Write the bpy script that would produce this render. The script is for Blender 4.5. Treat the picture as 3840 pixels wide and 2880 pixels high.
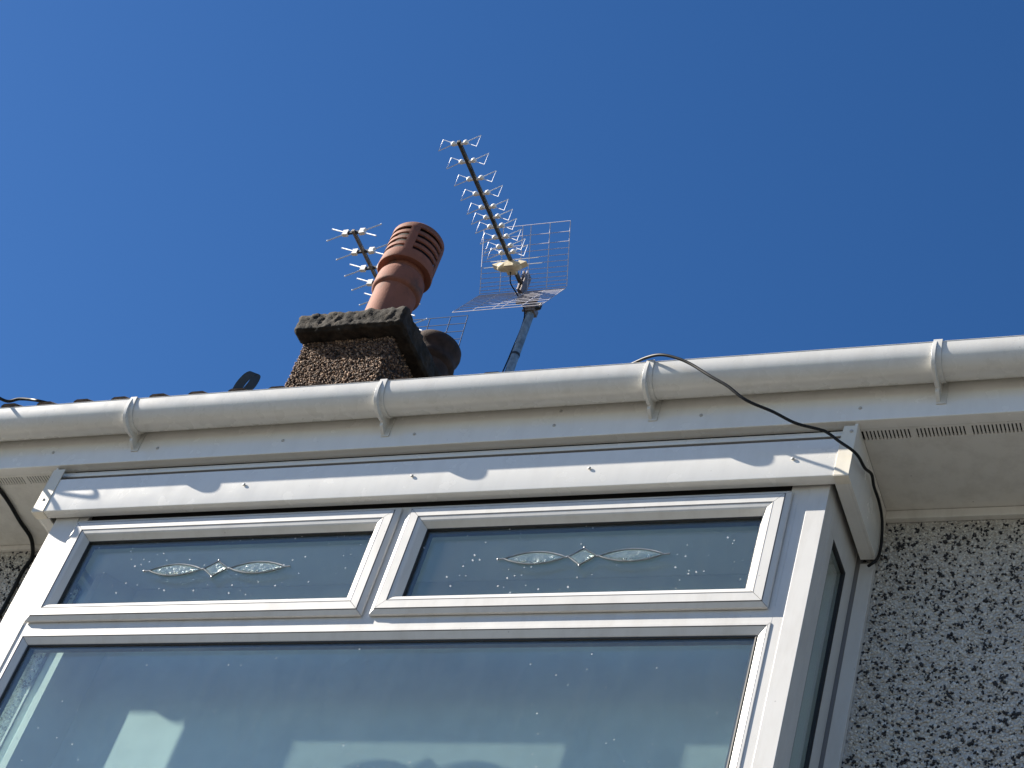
import bpy, math, random
import numpy as np
from mathutils import Vector, Matrix, noise

random.seed(7)
rng = np.random.default_rng(11)
for o in list(bpy.data.objects):
    bpy.data.objects.remove(o)
S = bpy.context.scene
COL = S.collection

# ------------------------------------------------------------------ camera
cd = bpy.data.cameras.new('camera')
cam = bpy.data.objects.new('camera', cd)
COL.objects.link(cam)
cd.sensor_width = 36.0
cd.lens = 72.335
cd.clip_start = 0.05
cd.clip_end = 3000
_r = Vector((0.91084685, 0.326886, 0.25199912))
_u = Vector((0.06243502, -0.71264017, 0.69874592))
_f = Vector((-0.40799496, 0.62071695, 0.66951518))
M = Matrix(((_r.x, _u.x, -_f.x, 2.82), (_r.y, _u.y, -_f.y, -4.0), (_r.z, _u.z, -_f.z, 1.6), (0, 0, 0, 1)))
cam.matrix_world = M
S.camera = cam

# ------------------------------------------------------------------ sky, sun, exposure
# light travels (dx, dy, dz) = (3.1, 1, -2.13): from the left, slightly in front, 33 degrees high
SUN = Vector((-3.1, -1.0, 2.13)).normalized()
SUN_EL = math.asin(SUN.z)
SUN_AZ = math.atan2(SUN.x, SUN.y)
W = bpy.data.worlds.new('World')
S.world = W
W.use_nodes = True
wn, wl = W.node_tree.nodes, W.node_tree.links
wn.clear()
sky = wn.new('ShaderNodeTexSky')
sky.sky_type = 'NISHITA'
sky.sun_disc = False
sky.sun_elevation = SUN_EL
sky.sun_rotation = SUN_AZ
sky.altitude = 100
sky.air_density = 1.0
sky.dust_density = 0.25
sky.ozone_density = 3.5
bg = wn.new('ShaderNodeBackground')
bg.inputs['Strength'].default_value = 0.053
wo = wn.new('ShaderNodeOutputWorld')
hs = wn.new('ShaderNodeHueSaturation')
hs.inputs['Saturation'].default_value = 1.25
hs.inputs['Hue'].default_value = 0.507
wl.new(sky.outputs[0], hs.inputs['Color'])
wl.new(hs.outputs[0], bg.inputs[0])
wl.new(bg.outputs[0], wo.inputs[0])
sd = bpy.data.lights.new('sun', 'SUN')
sd.energy = 5.0
sd.angle = math.radians(0.53)
sd.color = (1.0, 0.925, 0.815)
sun = bpy.data.objects.new('sun', sd)
sun.rotation_euler = SUN.to_track_quat('Z', 'Y').to_euler()
sun.location = (-20, -8, 20)
COL.objects.link(sun)
S.view_settings.view_transform = 'Standard'
S.view_settings.look = 'None'
S.view_settings.exposure = 1.36
S.view_settings.gamma = 1.0
S.view_settings.use_curve_mapping = False
S.cycles.max_bounces = 12
S.cycles.transparent_max_bounces = 24
S.cycles.transmission_bounces = 10

# ------------------------------------------------------------------ materials
def mat(name):
    m = bpy.data.materials.new(name)
    m.use_nodes = True
    nt = m.node_tree
    return m, nt, nt.nodes, nt.links, nt.nodes['Principled BSDF']

def ramp(N, cols, pos):
    r = N.new('ShaderNodeValToRGB')
    while len(r.color_ramp.elements) < len(cols):
        r.color_ramp.elements.new(0.5)
    for e, c, p in zip(r.color_ramp.elements, cols, pos):
        e.position = p
        e.color = (*c, 1) if len(c) == 3 else c
    return r

def simple(name, col, rough=0.5, metal=0.0, var=0.0, scale=20.0, bump=0.0, bscale=200.0):
    m, nt, N, L, P = mat(name)
    P.inputs['Roughness'].default_value = rough
    P.inputs['Metallic'].default_value = metal
    tc = N.new('ShaderNodeTexCoord')
    if var:
        n = N.new('ShaderNodeTexNoise')
        n.inputs['Scale'].default_value = scale
        n.inputs['Detail'].default_value = 6
        L.new(tc.outputs['Object'], n.inputs['Vector'])
        r = ramp(N, [tuple(c * (1 - var) for c in col), tuple(min(1, c * (1 + var)) for c in col)], [0.35, 0.65])
        L.new(n.outputs[0], r.inputs[0])
        L.new(r.outputs[0], P.inputs['Base Color'])
    else:
        P.inputs['Base Color'].default_value = (*col, 1)
    if bump:
        n2 = N.new('ShaderNodeTexNoise')
        n2.inputs['Scale'].default_value = bscale
        n2.inputs['Detail'].default_value = 5
        L.new(tc.outputs['Object'], n2.inputs['Vector'])
        b = N.new('ShaderNodeBump')
        b.inputs['Strength'].default_value = bump
        b.inputs['Distance'].default_value = 0.004
        L.new(n2.outputs[0], b.inputs['Height'])
        L.new(b.outputs[0], P.inputs['Normal'])
    return m

def pvc(name, col=(0.80, 0.795, 0.775), rough=0.32, dirt=0.35, ior=1.5):
    """white plastic with faint streaks of grime running down and sparse specks"""
    m, nt, N, L, P = mat(name)
    tc = N.new('ShaderNodeTexCoord')
    mp = N.new('ShaderNodeMapping')
    mp.inputs['Scale'].default_value = (9, 9, 2.2)
    L.new(tc.outputs['Object'], mp.inputs[0])
    n = N.new('ShaderNodeTexNoise')
    n.inputs['Scale'].default_value = 2.0
    n.inputs['Detail'].default_value = 8
    n.inputs['Roughness'].default_value = 0.65
    L.new(mp.outputs[0], n.inputs['Vector'])
    r1 = ramp(N, [(0, 0, 0), (1, 1, 1)], [0.46, 0.78])
    L.new(n.outputs[0], r1.inputs[0])
    mx = N.new('ShaderNodeMixRGB')
    mx.inputs[1].default_value = (*col, 1)
    mx.inputs[2].default_value = (0.42, 0.39, 0.34, 1)
    mm = N.new('ShaderNodeMath')
    mm.operation = 'MULTIPLY'
    mm.inputs[1].default_value = dirt
    L.new(r1.outputs[0], mm.inputs[0])
    L.new(mm.outputs[0], mx.inputs[0])
    # specks
    v = N.new('ShaderNodeTexVoronoi')
    v.inputs['Scale'].default_value = 26
    L.new(tc.outputs['Object'], v.inputs['Vector'])
    r2 = ramp(N, [(1, 1, 1), (0, 0, 0)], [0.035, 0.075])
    L.new(v.outputs['Distance'], r2.inputs[0])
    sep = N.new('ShaderNodeSeparateColor')
    L.new(v.outputs['Color'], sep.inputs[0])
    gt = N.new('ShaderNodeMath')
    gt.operation = 'GREATER_THAN'
    gt.inputs[1].default_value = 0.72
    L.new(sep.outputs[0], gt.inputs[0])
    m3 = N.new('ShaderNodeMath')
    m3.operation = 'MULTIPLY'
    L.new(r2.outputs[0], m3.inputs[0])
    L.new(gt.outputs[0], m3.inputs[1])
    m4 = N.new('ShaderNodeMath')
    m4.operation = 'MULTIPLY'
    m4.inputs[1].default_value = min(1, dirt * 1.3)
    L.new(m3.outputs[0], m4.inputs[0])
    mx2 = N.new('ShaderNodeMixRGB')
    L.new(m4.outputs[0], mx2.inputs[0])
    L.new(mx.outputs[0], mx2.inputs[1])
    mx2.inputs[2].default_value = (0.25, 0.24, 0.23, 1)
    L.new(mx2.outputs[0], P.inputs['Base Color'])
    n3 = N.new('ShaderNodeTexNoise')
    n3.inputs['Scale'].default_value = 14
    n3.inputs['Detail'].default_value = 4
    L.new(tc.outputs['Object'], n3.inputs['Vector'])
    rr = N.new('ShaderNodeMapRange')
    rr.inputs['To Min'].default_value = rough - 0.06
    rr.inputs['To Max'].default_value = rough + 0.22
    L.new(n3.outputs[0], rr.inputs[0])
    L.new(rr.outputs[0], P.inputs['Roughness'])
    b = N.new('ShaderNodeBump')
    b.inputs['Strength'].default_value = 0.05
    b.inputs['Distance'].default_value = 0.003
    L.new(n3.outputs[0], b.inputs['Height'])
    L.new(b.outputs[0], P.inputs['Normal'])
    P.inputs['IOR'].default_value = ior
    return m

def glass(name, dirty=1.0, tint=(0.95, 0.975, 0.972), specks=0.12, few=0.62):
    m, nt, N, L, P = mat(name)
    N.remove(P)
    out = [n for n in N if n.type == 'OUTPUT_MATERIAL'][0]
    tr = N.new('ShaderNodeBsdfTransparent')
    tr.inputs[0].default_value = (*tint, 1)
    gl = N.new('ShaderNodeBsdfGlossy')
    gl.inputs['Roughness'].default_value = 0.015
    gl.inputs[0].default_value = (1, 1, 1, 1)
    fr = N.new('ShaderNodeFresnel')
    gi = N.new('ShaderNodeNewGeometry')
    io = N.new('ShaderNodeMapRange')          # the node inverts the index on back faces; undo that
    io.inputs['To Min'].default_value = 1.52
    io.inputs['To Max'].default_value = 1 / 1.52
    L.new(gi.outputs['Backfacing'], io.inputs[0])
    L.new(io.outputs[0], fr.inputs['IOR'])
    a = N.new('ShaderNodeMixShader')
    L.new(fr.outputs[0], a.inputs[0])
    L.new(tr.outputs[0], a.inputs[1])
    L.new(gl.outputs[0], a.inputs[2])
    if not dirty:
        L.new(a.outputs[0], out.inputs[0])
        return m
    tc = N.new('ShaderNodeTexCoord')
    mp = N.new('ShaderNodeMapping')
    mp.inputs['Scale'].default_value = (9, 9, 1.6)
    mp.inputs['Rotation'].default_value = (0, math.radians(6), 0)
    L.new(tc.outputs['Object'], mp.inputs[0])
    n = N.new('ShaderNodeTexNoise')
    n.inputs['Scale'].default_value = 3.5
    n.inputs['Detail'].default_value = 9
    n.inputs['Roughness'].default_value = 0.7
    L.new(mp.outputs[0], n.inputs['Vector'])
    r1 = N.new('ShaderNodeMapRange')
    r1.inputs['From Min'].default_value = 0.45
    r1.inputs['From Max'].default_value = 0.85
    r1.inputs['To Min'].default_value = 0.022 * dirty
    r1.inputs['To Max'].default_value = 0.036 * dirty
    L.new(n.outputs[0], r1.inputs[0])
    v = N.new('ShaderNodeTexVoronoi')
    v.inputs['Scale'].default_value = 46
    L.new(tc.outputs['Object'], v.inputs['Vector'])
    sep = N.new('ShaderNodeSeparateColor')
    L.new(v.outputs['Color'], sep.inputs[0])
    # each speck its own size, most cells empty
    sz = N.new('ShaderNodeMapRange')
    sz.inputs['From Min'].default_value = few
    sz.inputs['From Max'].default_value = 1.0
    sz.inputs['To Min'].default_value = 0.0
    sz.inputs['To Max'].default_value = specks
    L.new(sep.outputs[0], sz.inputs[0])
    lt = N.new('ShaderNodeMath')
    lt.operation = 'LESS_THAN'
    L.new(v.outputs['Distance'], lt.inputs[0])
    L.new(sz.outputs[0], lt.inputs[1])
    m1 = N.new('ShaderNodeMath')
    m1.operation = 'MULTIPLY'
    m1.inputs[1].default_value = 0.6
    L.new(lt.outputs[0], m1.inputs[0])
    mxm = N.new('ShaderNodeMath')
    mxm.operation = 'MAXIMUM'
    L.new(r1.outputs[0], mxm.inputs[0])
    L.new(m1.outputs[0], mxm.inputs[1])
    df = N.new('ShaderNodeBsdfDiffuse')
    df.inputs[0].default_value = (0.75, 0.76, 0.76, 1)
    b = N.new('ShaderNodeMixShader')
    L.new(mxm.outputs[0], b.inputs[0])
    L.new(a.outputs[0], b.inputs[1])
    L.new(df.outputs[0], b.inputs[2])
    L.new(b.outputs[0], out.inputs[0])
    return m

def stones(name, cols, pos, rough=0.8):
    m, nt, N, L, P = mat(name)
    g = N.new('ShaderNodeNewGeometry')
    r = ramp(N, cols, pos)
    L.new(g.outputs['Random Per Island'], r.inputs[0])
    L.new(r.outputs[0], P.inputs['Base Color'])
    P.inputs['Roughness'].default_value = rough
    return m

PVC = pvc('white_pvc', (0.655, 0.645, 0.62), dirt=0.36)
PVC2 = pvc('white_pvc_fascia', (0.80, 0.785, 0.74), 0.16, 0.16, 1.68)
PVCG = pvc('white_pvc_gutter', (0.68, 0.67, 0.635), 0.2, 0.28, 1.6)
SOFF = pvc('soffit_pvc', (0.76, 0.74, 0.69), 0.5, 0.4)
CREAM = pvc('yellowed_pvc', (0.76, 0.71, 0.60), 0.4, 0.3)
RUB = simple('black_rubber', (0.018, 0.019, 0.02), 0.6)
SPACER = simple('grey_spacer', (0.10, 0.12, 0.13), 0.4, 0.3)
DARK = simple('painted_void_shade', (0.03, 0.028, 0.026), 0.9)  # near-black colour that paints the shade inside gaps and voids
GLASS = glass('window_glass', 1.0, specks=0.11, few=0.74)
GLASSV = glass('vent_glass', 0.8, specks=0.15, few=0.52)
GLASSI = glass('inner_glass', 0, (0.90, 0.955, 0.945))
LEAD = simple('lead_came', (0.24, 0.25, 0.26), 0.38, 0.7, 0.2, 60)
CABLE = simple('black_cable', (0.008, 0.009, 0.010), 0.5, 0, 0.2, 40)
CABLE.node_tree.nodes['Principled BSDF'].inputs['Specular IOR Level'].default_value = 0.25
GREYC = simple('grey_cable', (0.16, 0.17, 0.18), 0.5)
PLASTER = simple('pale_plaster', (0.62, 0.63, 0.62), 0.9, 0, 0.05, 6, 0.1, 60)
FABRIC = simple('blind_fabric', (0.66, 0.69, 0.675), 0.9, 0, 0.06, 9, 0.15, 600)
SEALM = simple('grey_seal', (0.13, 0.13, 0.135), 0.6)
SCREW = simple('screw_cap', (0.46, 0.45, 0.43), 0.4)

def wallmat():
    m, nt, N, L, P = mat('pebbledash_base')
    tc = N.new('ShaderNodeTexCoord')
    v = N.new('ShaderNodeTexVoronoi')
    v.inputs['Scale'].default_value = 130
    L.new(tc.outputs['Object'], v.inputs['Vector'])
    sep = N.new('ShaderNodeSeparateColor')
    L.new(v.outputs['Color'], sep.inputs[0])
    r = ramp(N, [(0.03, 0.03, 0.035), (0.05, 0.05, 0.055), (0.46, 0.44, 0.41), (0.6, 0.58, 0.54)], [0.0, 0.10, 0.12, 1.0])
    L.new(sep.outputs[0], r.inputs[0])
    L.new(r.outputs[0], P.inputs['Base Color'])
    P.inputs['Roughness'].default_value = 0.95
    b = N.new('ShaderNodeBump')
    b.inputs['Strength'].default_value = 0.8
    b.inputs['Distance'].default_value = 0.004
    b.invert = True
    L.new(v.outputs['Distance'], b.inputs['Height'])
    L.new(b.outputs[0], P.inputs['Normal'])
    return m
WALLM = wallmat()
RENDER_BED = simple('render_bed', (0.40, 0.38, 0.35), 0.95, 0, 0.15, 15, 0.6, 220)
PALE = stones('pale_pebbles', [(0.48, 0.455, 0.42), (0.63, 0.61, 0.57), (0.76, 0.74, 0.69)], [0, 0.5, 1])
BLACK = stones('black_pebbles', [(0.015, 0.016, 0.02), (0.04, 0.042, 0.05)], [0, 1], 0.6)
BROWNST = stones('chimney_pebbles', [(0.02, 0.013, 0.009), (0.085, 0.050, 0.032), (0.19, 0.115, 0.070), (0.40, 0.27, 0.175)], [0, 0.35, 0.75, 1])
BROWNBED = simple('chimney_render', (0.03, 0.022, 0.017), 0.95, 0, 0.4, 9, 1.0, 160)
TERRA = None
def terracotta():
    m, nt, N, L, P = mat('weathered_terracotta')
    tc = N.new('ShaderNodeTexCoord')
    n = N.new('ShaderNodeTexNoise')
    n.inputs['Scale'].default_value = 7
    n.inputs['Detail'].default_value = 9
    n.inputs['Roughness'].default_value = 0.7
    L.new(tc.outputs['Object'], n.inputs['Vector'])
    r = ramp(N, [(0.27, 0.102, 0.062), (0.22, 0.082, 0.050), (0.12, 0.06, 0.043), (0.045, 0.035, 0.026)], [0.30, 0.52, 0.64, 0.80])
    L.new(n.outputs[0], r.inputs[0])
    L.new(r.outputs[0], P.inputs['Base Color'])
    P.inputs['Roughness'].default_value = 0.8
    n2 = N.new('ShaderNodeTexNoise')
    n2.inputs['Scale'].default_value = 90
    L.new(tc.outputs['Object'], n2.inputs['Vector'])
    b = N.new('ShaderNodeBump')
    b.inputs['Strength'].default_value = 0.3
    b.inputs['Distance'].default_value = 0.004
    L.new(n2.outputs[0], b.inputs['Height'])
    L.new(b.outputs[0], P.inputs['Normal'])
    return m
TERRA = terracotta()
SOOT = simple('sooty_clay', (0.045, 0.027, 0.02), 0.9, 0, 0.4, 14, 0.5, 90)
def capmat():
    m, nt, N, L, P = mat('lichen_concrete')
    tc = N.new('ShaderNodeTexCoord')
    n = N.new('ShaderNodeTexNoise')
    n.inputs['Scale'].default_value = 13
    n.inputs['Detail'].default_value = 10
    n.inputs['Roughness'].default_value = 0.72
    L.new(tc.outputs['Object'], n.inputs['Vector'])
    r = ramp(N, [(0.008, 0.007, 0.006), (0.020, 0.017, 0.013), (0.050, 0.039, 0.029), (0.10, 0.08, 0.06)], [0.33, 0.47, 0.62, 0.8])
    L.new(n.outputs[0], r.inputs[0])
    L.new(r.outputs[0], P.inputs['Base Color'])
    P.inputs['Roughness'].default_value = 0.95
    b = N.new('ShaderNodeBump')
    b.inputs['Strength'].default_value = 1.0
    b.inputs['Distance'].default_value = 0.012
    L.new(n.outputs[0], b.inputs['Height'])
    L.new(b.outputs[0], P.inputs['Normal'])
    return m
CAPM = capmat()
TILEM = simple('roof_tile', (0.085, 0.062, 0.05), 0.92, 0, 0.4, 30, 0.8, 260)
GALV = simple('galvanised_steel', (0.25, 0.31, 0.34), 0.5, 0.55, 0.3, 25, 0.1, 90)
ALU = simple('aluminium', (0.74, 0.77, 0.82), 0.4, 0.35, 0.1, 40)
ALUD = simple('weathered_aluminium', (0.075, 0.075, 0.065), 0.65, 0.2, 0.5, 40)
ALUB = simple('brown_alloy_boom', (0.20, 0.175, 0.155), 0.55, 0.4, 0.3, 40)
PLW = simple('white_plastic', (0.82, 0.82, 0.79), 0.45, 0, 0.08, 60)
PLC = simple('cream_plastic', (0.62, 0.54, 0.37), 0.5, 0, 0.15, 30)
PLK = simple('black_plastic', (0.02, 0.025, 0.03), 0.5)
WIREG = simple('dull_wire', (0.55, 0.54, 0.60), 0.45, 0.3)
WIRED = simple('dark_wire', (0.06, 0.07, 0.09), 0.5, 0.5)

# ------------------------------------------------------------------ helpers
class MB:
    def __init__(s):
        s.v, s.f = [], []
    def box(s, x0, x1, y0, y1, z0, z1):
        b = len(s.v)
        s.v += [(x, y, z) for x in (x0, x1) for y in (y0, y1) for z in (z0, z1)]
        s.f += [tuple(b + i for i in q) for q in ((0, 1, 3, 2), (4, 6, 7, 5), (0, 4, 5, 1), (2, 3, 7, 6), (0, 2, 6, 4), (1, 5, 7, 3))]
        return s
    def poly(s, pts, faces):
        b = len(s.v)
        s.v += [tuple(p) for p in pts]
        s.f += [tuple(b + i for i in q) for q in faces]
        return s
    def prism(s, prof, a0, a1, axis):
        """closed 2D profile extruded along an axis; axis 'x': prof=(y,z); 'y': (x,z); 'z': (x,y)"""
        def P(p, a):
            return (a, p[0], p[1]) if axis == 'x' else ((p[0], a, p[1]) if axis == 'y' else (p[0], p[1], a))
        n = len(prof)
        b = len(s.v)
        s.v += [P(p, a0) for p in prof] + [P(p, a1) for p in prof]
        for i in range(n):
            j = (i + 1) % n
            s.f.append((b + i, b + j, b + n + j, b + n + i))
        s.f.append(tuple(b + i for i in range(n))[::-1])
        s.f.append(tuple(b + n + i for i in range(n)))
        return s
    def tube(s, pts, r, n=6, cap=True):
        pts = [Vector(p) for p in pts]
        b = len(s.v)
        up = None
        rr = r if isinstance(r, (list, tuple)) else [r] * len(pts)
        for i, p in enumerate(pts):
            t = (pts[min(i + 1, len(pts) - 1)] - pts[max(i - 1, 0)]).normalized()
            if up is None:
                up = t.orthogonal().normalized()
            up = (up - t * up.dot(t)).normalized()
            w = t.cross(up)
            for k in range(n):
                a = 2 * math.pi * k / n
                s.v.append(tuple(p + (up * math.cos(a) + w * math.sin(a)) * rr[i]))
        for i in range(len(pts) - 1):
            for k in range(n):
                k2 = (k + 1) % n
                s.f.append((b + i * n + k, b + i * n + k2, b + (i + 1) * n + k2, b + (i + 1) * n + k))
        if cap:
            s.f.append(tuple(b + k for k in range(n))[::-1])
            e = b + (len(pts) - 1) * n
            s.f.append(tuple(e + k for k in range(n)))
        return s
    def lathe(s, prof, cx, cy, n=48):
        b = len(s.v)
        m = len(prof)
        for k in range(n):
            a = 2 * math.pi * k / n
            for (r, z) in prof:
                s.v.append((cx + r * math.cos(a), cy + r * math.sin(a), z))
        for k in range(n):
            k2 = (k + 1) % n
            for i in range(m - 1):
                s.f.append((b + k * m + i, b + k2 * m + i, b + k2 * m + i + 1, b + k * m + i + 1))
        return s
    def sphere(s, c, r, sc=(1, 1, 1), n=8, m=6):
        b = len(s.v)
        for i in range(m + 1):
            th = math.pi * i / m
            for k in range(n):
                a = 2 * math.pi * k / n
                s.v.append((c[0] + r * sc[0] * math.sin(th) * math.cos(a), c[1] + r * sc[1] * math.sin(th) * math.sin(a), c[2] + r * sc[2] * math.cos(th)))
        for i in range(m):
            for k in range(n):
                k2 = (k + 1) % n
                s.f.append((b + i * n + k, b + (i + 1) * n + k, b + (i + 1) * n + k2, b + i * n + k2))
        return s
    def mesh(s, name, m, smooth=False):
        me = bpy.data.meshes.new(name)
        me.from_pydata(s.v, [], s.f)
        me.validate()
        import bmesh
        bm = bmesh.new()
        bm.from_mesh(me)
        bmesh.ops.remove_doubles(bm, verts=bm.verts, dist=1e-6)
        bmesh.ops.recalc_face_normals(bm, faces=bm.faces)
        bm.to_mesh(me)
        bm.free()
        if m:
            me.materials.append(m)
        if smooth:
            for p in me.polygons:
                p.use_smooth = True
            me.set_sharp_from_angle(angle=math.radians(40))
        return me
    def build(s, name, m, parent=None, smooth=False, bevel=0.0, label=None):
        me = s.mesh(name, m, smooth)
        return link(name, me, parent, bevel, label)

def link(name, me, parent=None, bevel=0.0, label=None, loc=None):
    o = bpy.data.objects.new(name, me)
    COL.objects.link(o)
    if parent is not None:
        o.parent = parent
    if loc is not None:
        o.location = loc
    if bevel:
        b = o.modifiers.new('edge', 'BEVEL')
        b.width = bevel
        b.segments = 2
        b.limit_method = 'ANGLE'
        b.harden_normals = False
    if label:
        o['label'] = label
    return o

def thing(name, label, cat, loc=(0, 0, 0), group=None):
    o = bpy.data.objects.new(name, None)
    COL.objects.link(o)
    o.location = loc
    o.empty_display_size = 0.2
    o['label'] = label
    o['category'] = cat
    if group:
        o['group'] = group
    return o

def catmull(P, n=6):
    P = [Vector(p) for p in P]
    out = []
    for i in range(len(P) - 1):
        p0, p1, p2, p3 = P[max(i - 1, 0)], P[i], P[i + 1], P[min(i + 2, len(P) - 1)]
        for k in range(n):
            t = k / n
            out.append(0.5 * ((2 * p1) + (p2 - p0) * t + (2 * p0 - 5 * p1 + 4 * p2 - p3) * t * t + (3 * p1 - p0 - 3 * p2 + p3) * t ** 3))
    out.append(P[-1])
    return out

def ring(mb, x0, x1, z0, z1, prof, y0=0.0, gap=0.0006, plane='y'):
    """four mitred members round a rectangle; prof = [(w inward, depth)], closed at the back.
    plane 'y': rectangle in x,z, depth along y. plane 'x': rectangle in y,z, depth along x."""
    def P(a, b, d):
        return (a, y0 + d, b) if plane == 'y' else (y0 + d, a, b)
    cor = [(x0, z0, 1, 1), (x1, z0, -1, 1), (x1, z1, -1, -1), (x0, z1, 1, -1)]
    n = len(prof)
    for k in range(4):
        A, B = cor[k], cor[(k + 1) % 4]
        dx, dz = B[0] - A[0], B[1] - A[1]
        l = math.hypot(dx, dz)
        ux, uz = dx / l * gap, dz / l * gap
        pts = [P(A[0] + A[2] * w + ux, A[1] + A[3] * w + uz, d) for w, d in prof]
        pts += [P(B[0] + B[2] * w - ux, B[1] + B[3] * w - uz, d) for w, d in prof]
        fs = [(i, (i + 1) % n, n + (i + 1) % n, n + i) for i in range(n)]
        fs += [tuple(range(n))[::-1], tuple(range(n, 2 * n))]
        mb.poly(pts, fs)
    return mb

# ================================================================== THE SETTING
gm, nt, N, L, P = mat('paving_and_lawn')
tc = N.new('ShaderNodeTexCoord')
n = N.new('ShaderNodeTexNoise')
n.inputs['Scale'].default_value = 0.25
n.inputs['Detail'].default_value = 8
L.new(tc.outputs['Object'], n.inputs['Vector'])
r = ramp(N, [(0.092, 0.088, 0.080), (0.080, 0.077, 0.069), (0.055, 0.062, 0.044)], [0.35, 0.55, 0.7])
L.new(n.outputs[0], r.inputs[0])
L.new(r.outputs[0], P.inputs['Base Color'])
P.inputs['Roughness'].default_value = 0.95
g = MB().poly([(-1500, -1500, 0), (1500, -1500, 0), (1500, 1500, 0), (-1500, 1500, 0)], [(0, 1, 2, 3)]).build('ground', gm)
g['kind'] = 'structure'

# ================================================================== THE HOUSE
house = thing('house', 'pebbledashed house with white box bay window, white gutter and roof chimney', 'house', (0, 0.34, 0))
H = house
def at_house(o):
    """geometry below is written in world metres: undo the parent's location"""
    o.matrix_parent_inverse = Matrix.Translation((0, -0.34, 0))
    return o
def hb(mb, name, m, parent=None, **k):
    o = mb.build(name, m, parent if parent is not None else H, **k)
    if parent is None or parent is H:
        at_house(o)
    return o

WX0, WX1, WY = -7.5, 6.5, 0.34
BX0, BX1 = -1.30, 1.29           # bay box sides
wall = MB()
wall.box(WX0, BX0 - 0.004, WY, WY + 0.3, 0.0, 5.64)
wall.box(BX1 + 0.004, WX1, WY, WY + 0.3, 0.0, 5.64)
wall.box(BX0 - 0.004, BX1 + 0.004, WY, WY + 0.3, 0.0, 3.5)
wall = hb(wall, 'wall', WALLM)
rear = MB()
rear.box(WX0, WX1, 7.2, 7.5, 0, 5.64)
rear.box(WX0, WX0 + 0.3, 0.642, 7.198, 0, 5.64)
rear.box(WX1 - 0.3, WX1, 0.642, 7.198, 0, 5.64)
hb(rear, 'outer_wall', WALLM)

# pebbles stuck on the wall: near areas as real stones
OCT = np.array([(1, 0, 0), (-1, 0, 0), (0, 1, 0), (0, -1, 0), (0, 0, 1), (0, 0, -1)], float)
OF = np.array([(0, 2, 4), (2, 1, 4), (1, 3, 4), (3, 0, 4), (2, 0, 5), (1, 2, 5), (3, 1, 5), (0, 3, 5)])
def stone_mesh(name, pos, size, m, parent, squash=(0.75, 1.25)):
    """many small irregular stones joined in one mesh"""
    n = len(pos)
    sc = rng.uniform(*squash, (n, 1, 3)) * size.reshape(n, 1, 1)
    v = OCT[None] * sc * rng.uniform(0.8, 1.2, (n, 6, 1))
    a = rng.normal(size=(n, 4))
    a /= np.linalg.norm(a, axis=1)[:, None]
    w, x, y, z = a.T
    R = np.stack([1 - 2 * (y * y + z * z), 2 * (x * y - z * w), 2 * (x * z + y * w),
                  2 * (x * y + z * w), 1 - 2 * (x * x + z * z), 2 * (y * z - x * w),
                  2 * (x * z - y * w), 2 * (y * z + x * w), 1 - 2 * (x * x + y * y)], 1).reshape(n, 3, 3)
    v = np.einsum('nij,nkj->nki', R, v) + pos[:, None, :]
    f = (OF[None] + (np.arange(n) * 6)[:, None, None]).reshape(-1, 3)
    me = bpy.data.meshes.new(name)
    me.vertices.add(n * 6)
    me.vertices.foreach_set('co', v.reshape(-1))
    me.loops.add(len(f) * 3)
    me.loops.foreach_set('vertex_index', f.reshape(-1).astype(np.int32))
    me.polygons.add(len(f))
    me.polygons.foreach_set('loop_start', (np.arange(len(f)) * 3).astype(np.int32))
    me.polygons.foreach_set('loop_total', np.full(len(f), 3, np.int32))
    me.update()
    me.validate()
    me.materials.append(m)
    o = bpy.data.objects.new(name, me)
    COL.objects.link(o)
    o.parent = parent
    o['kind'] = 'stuff'
    return o

def scatter(x0, x1, z0, z1, dens):
    n = int((x1 - x0) * (z1 - z0) * dens)
    return np.stack([rng.uniform(x0, x1, n), np.zeros(n), rng.uniform(z0, z1, n)], 1)

pp, bb = [], []
for (x0, x1, z0, z1) in ((1.352, 2.3, 4.25, 5.575), (-2.5, -1.36, 4.1, 5.575)):
    p = scatter(x0, x1, z0, z1, 18000)
    p[:, 1] = WY - 0.0005 + rng.uniform(-0.002, 0.001, len(p))
    pp.append(p)
    q = scatter(x0, x1, z0, z1, 1950)
    # some of the black chips sit in little clusters
    q2 = q[rng.integers(0, len(q), int(len(q) * 0.5))] + np.stack([rng.normal(0, 0.007, int(len(q) * 0.5)), np.zeros(int(len(q) * 0.5)), rng.normal(0, 0.007, int(len(q) * 0.5))], 1)
    q = np.concatenate([q, q2])
    q = q[(q[:, 0] > x0 + .004) & (q[:, 0] < x1 - .004) & (q[:, 2] < z1 - .004)]
    q[:, 1] = WY - 0.003 + rng.uniform(-0.002, 0.001, len(q))
    bb.append(q)
pp, bb = np.concatenate(pp), np.concatenate(bb)
stone_mesh('pale_pebbles', pp, rng.uniform(0.0035, 0.0060, len(pp)), PALE, wall)
stone_mesh('dark_pebbles', bb, rng.uniform(0.0036, 0.0062, len(bb)), BLACK, wall, (0.55, 1.45))

# trims where wall meets soffit and beside the bay
tr = MB()
tr.box(1.352, WX1, 0.318, 0.339, 5.578, 5.609)
tr.box(WX0, -1.352, 0.325, 0.339, 5.59, 5.609)
hb(tr, 'wall_trim', SOFF, bevel=0.002)

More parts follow.
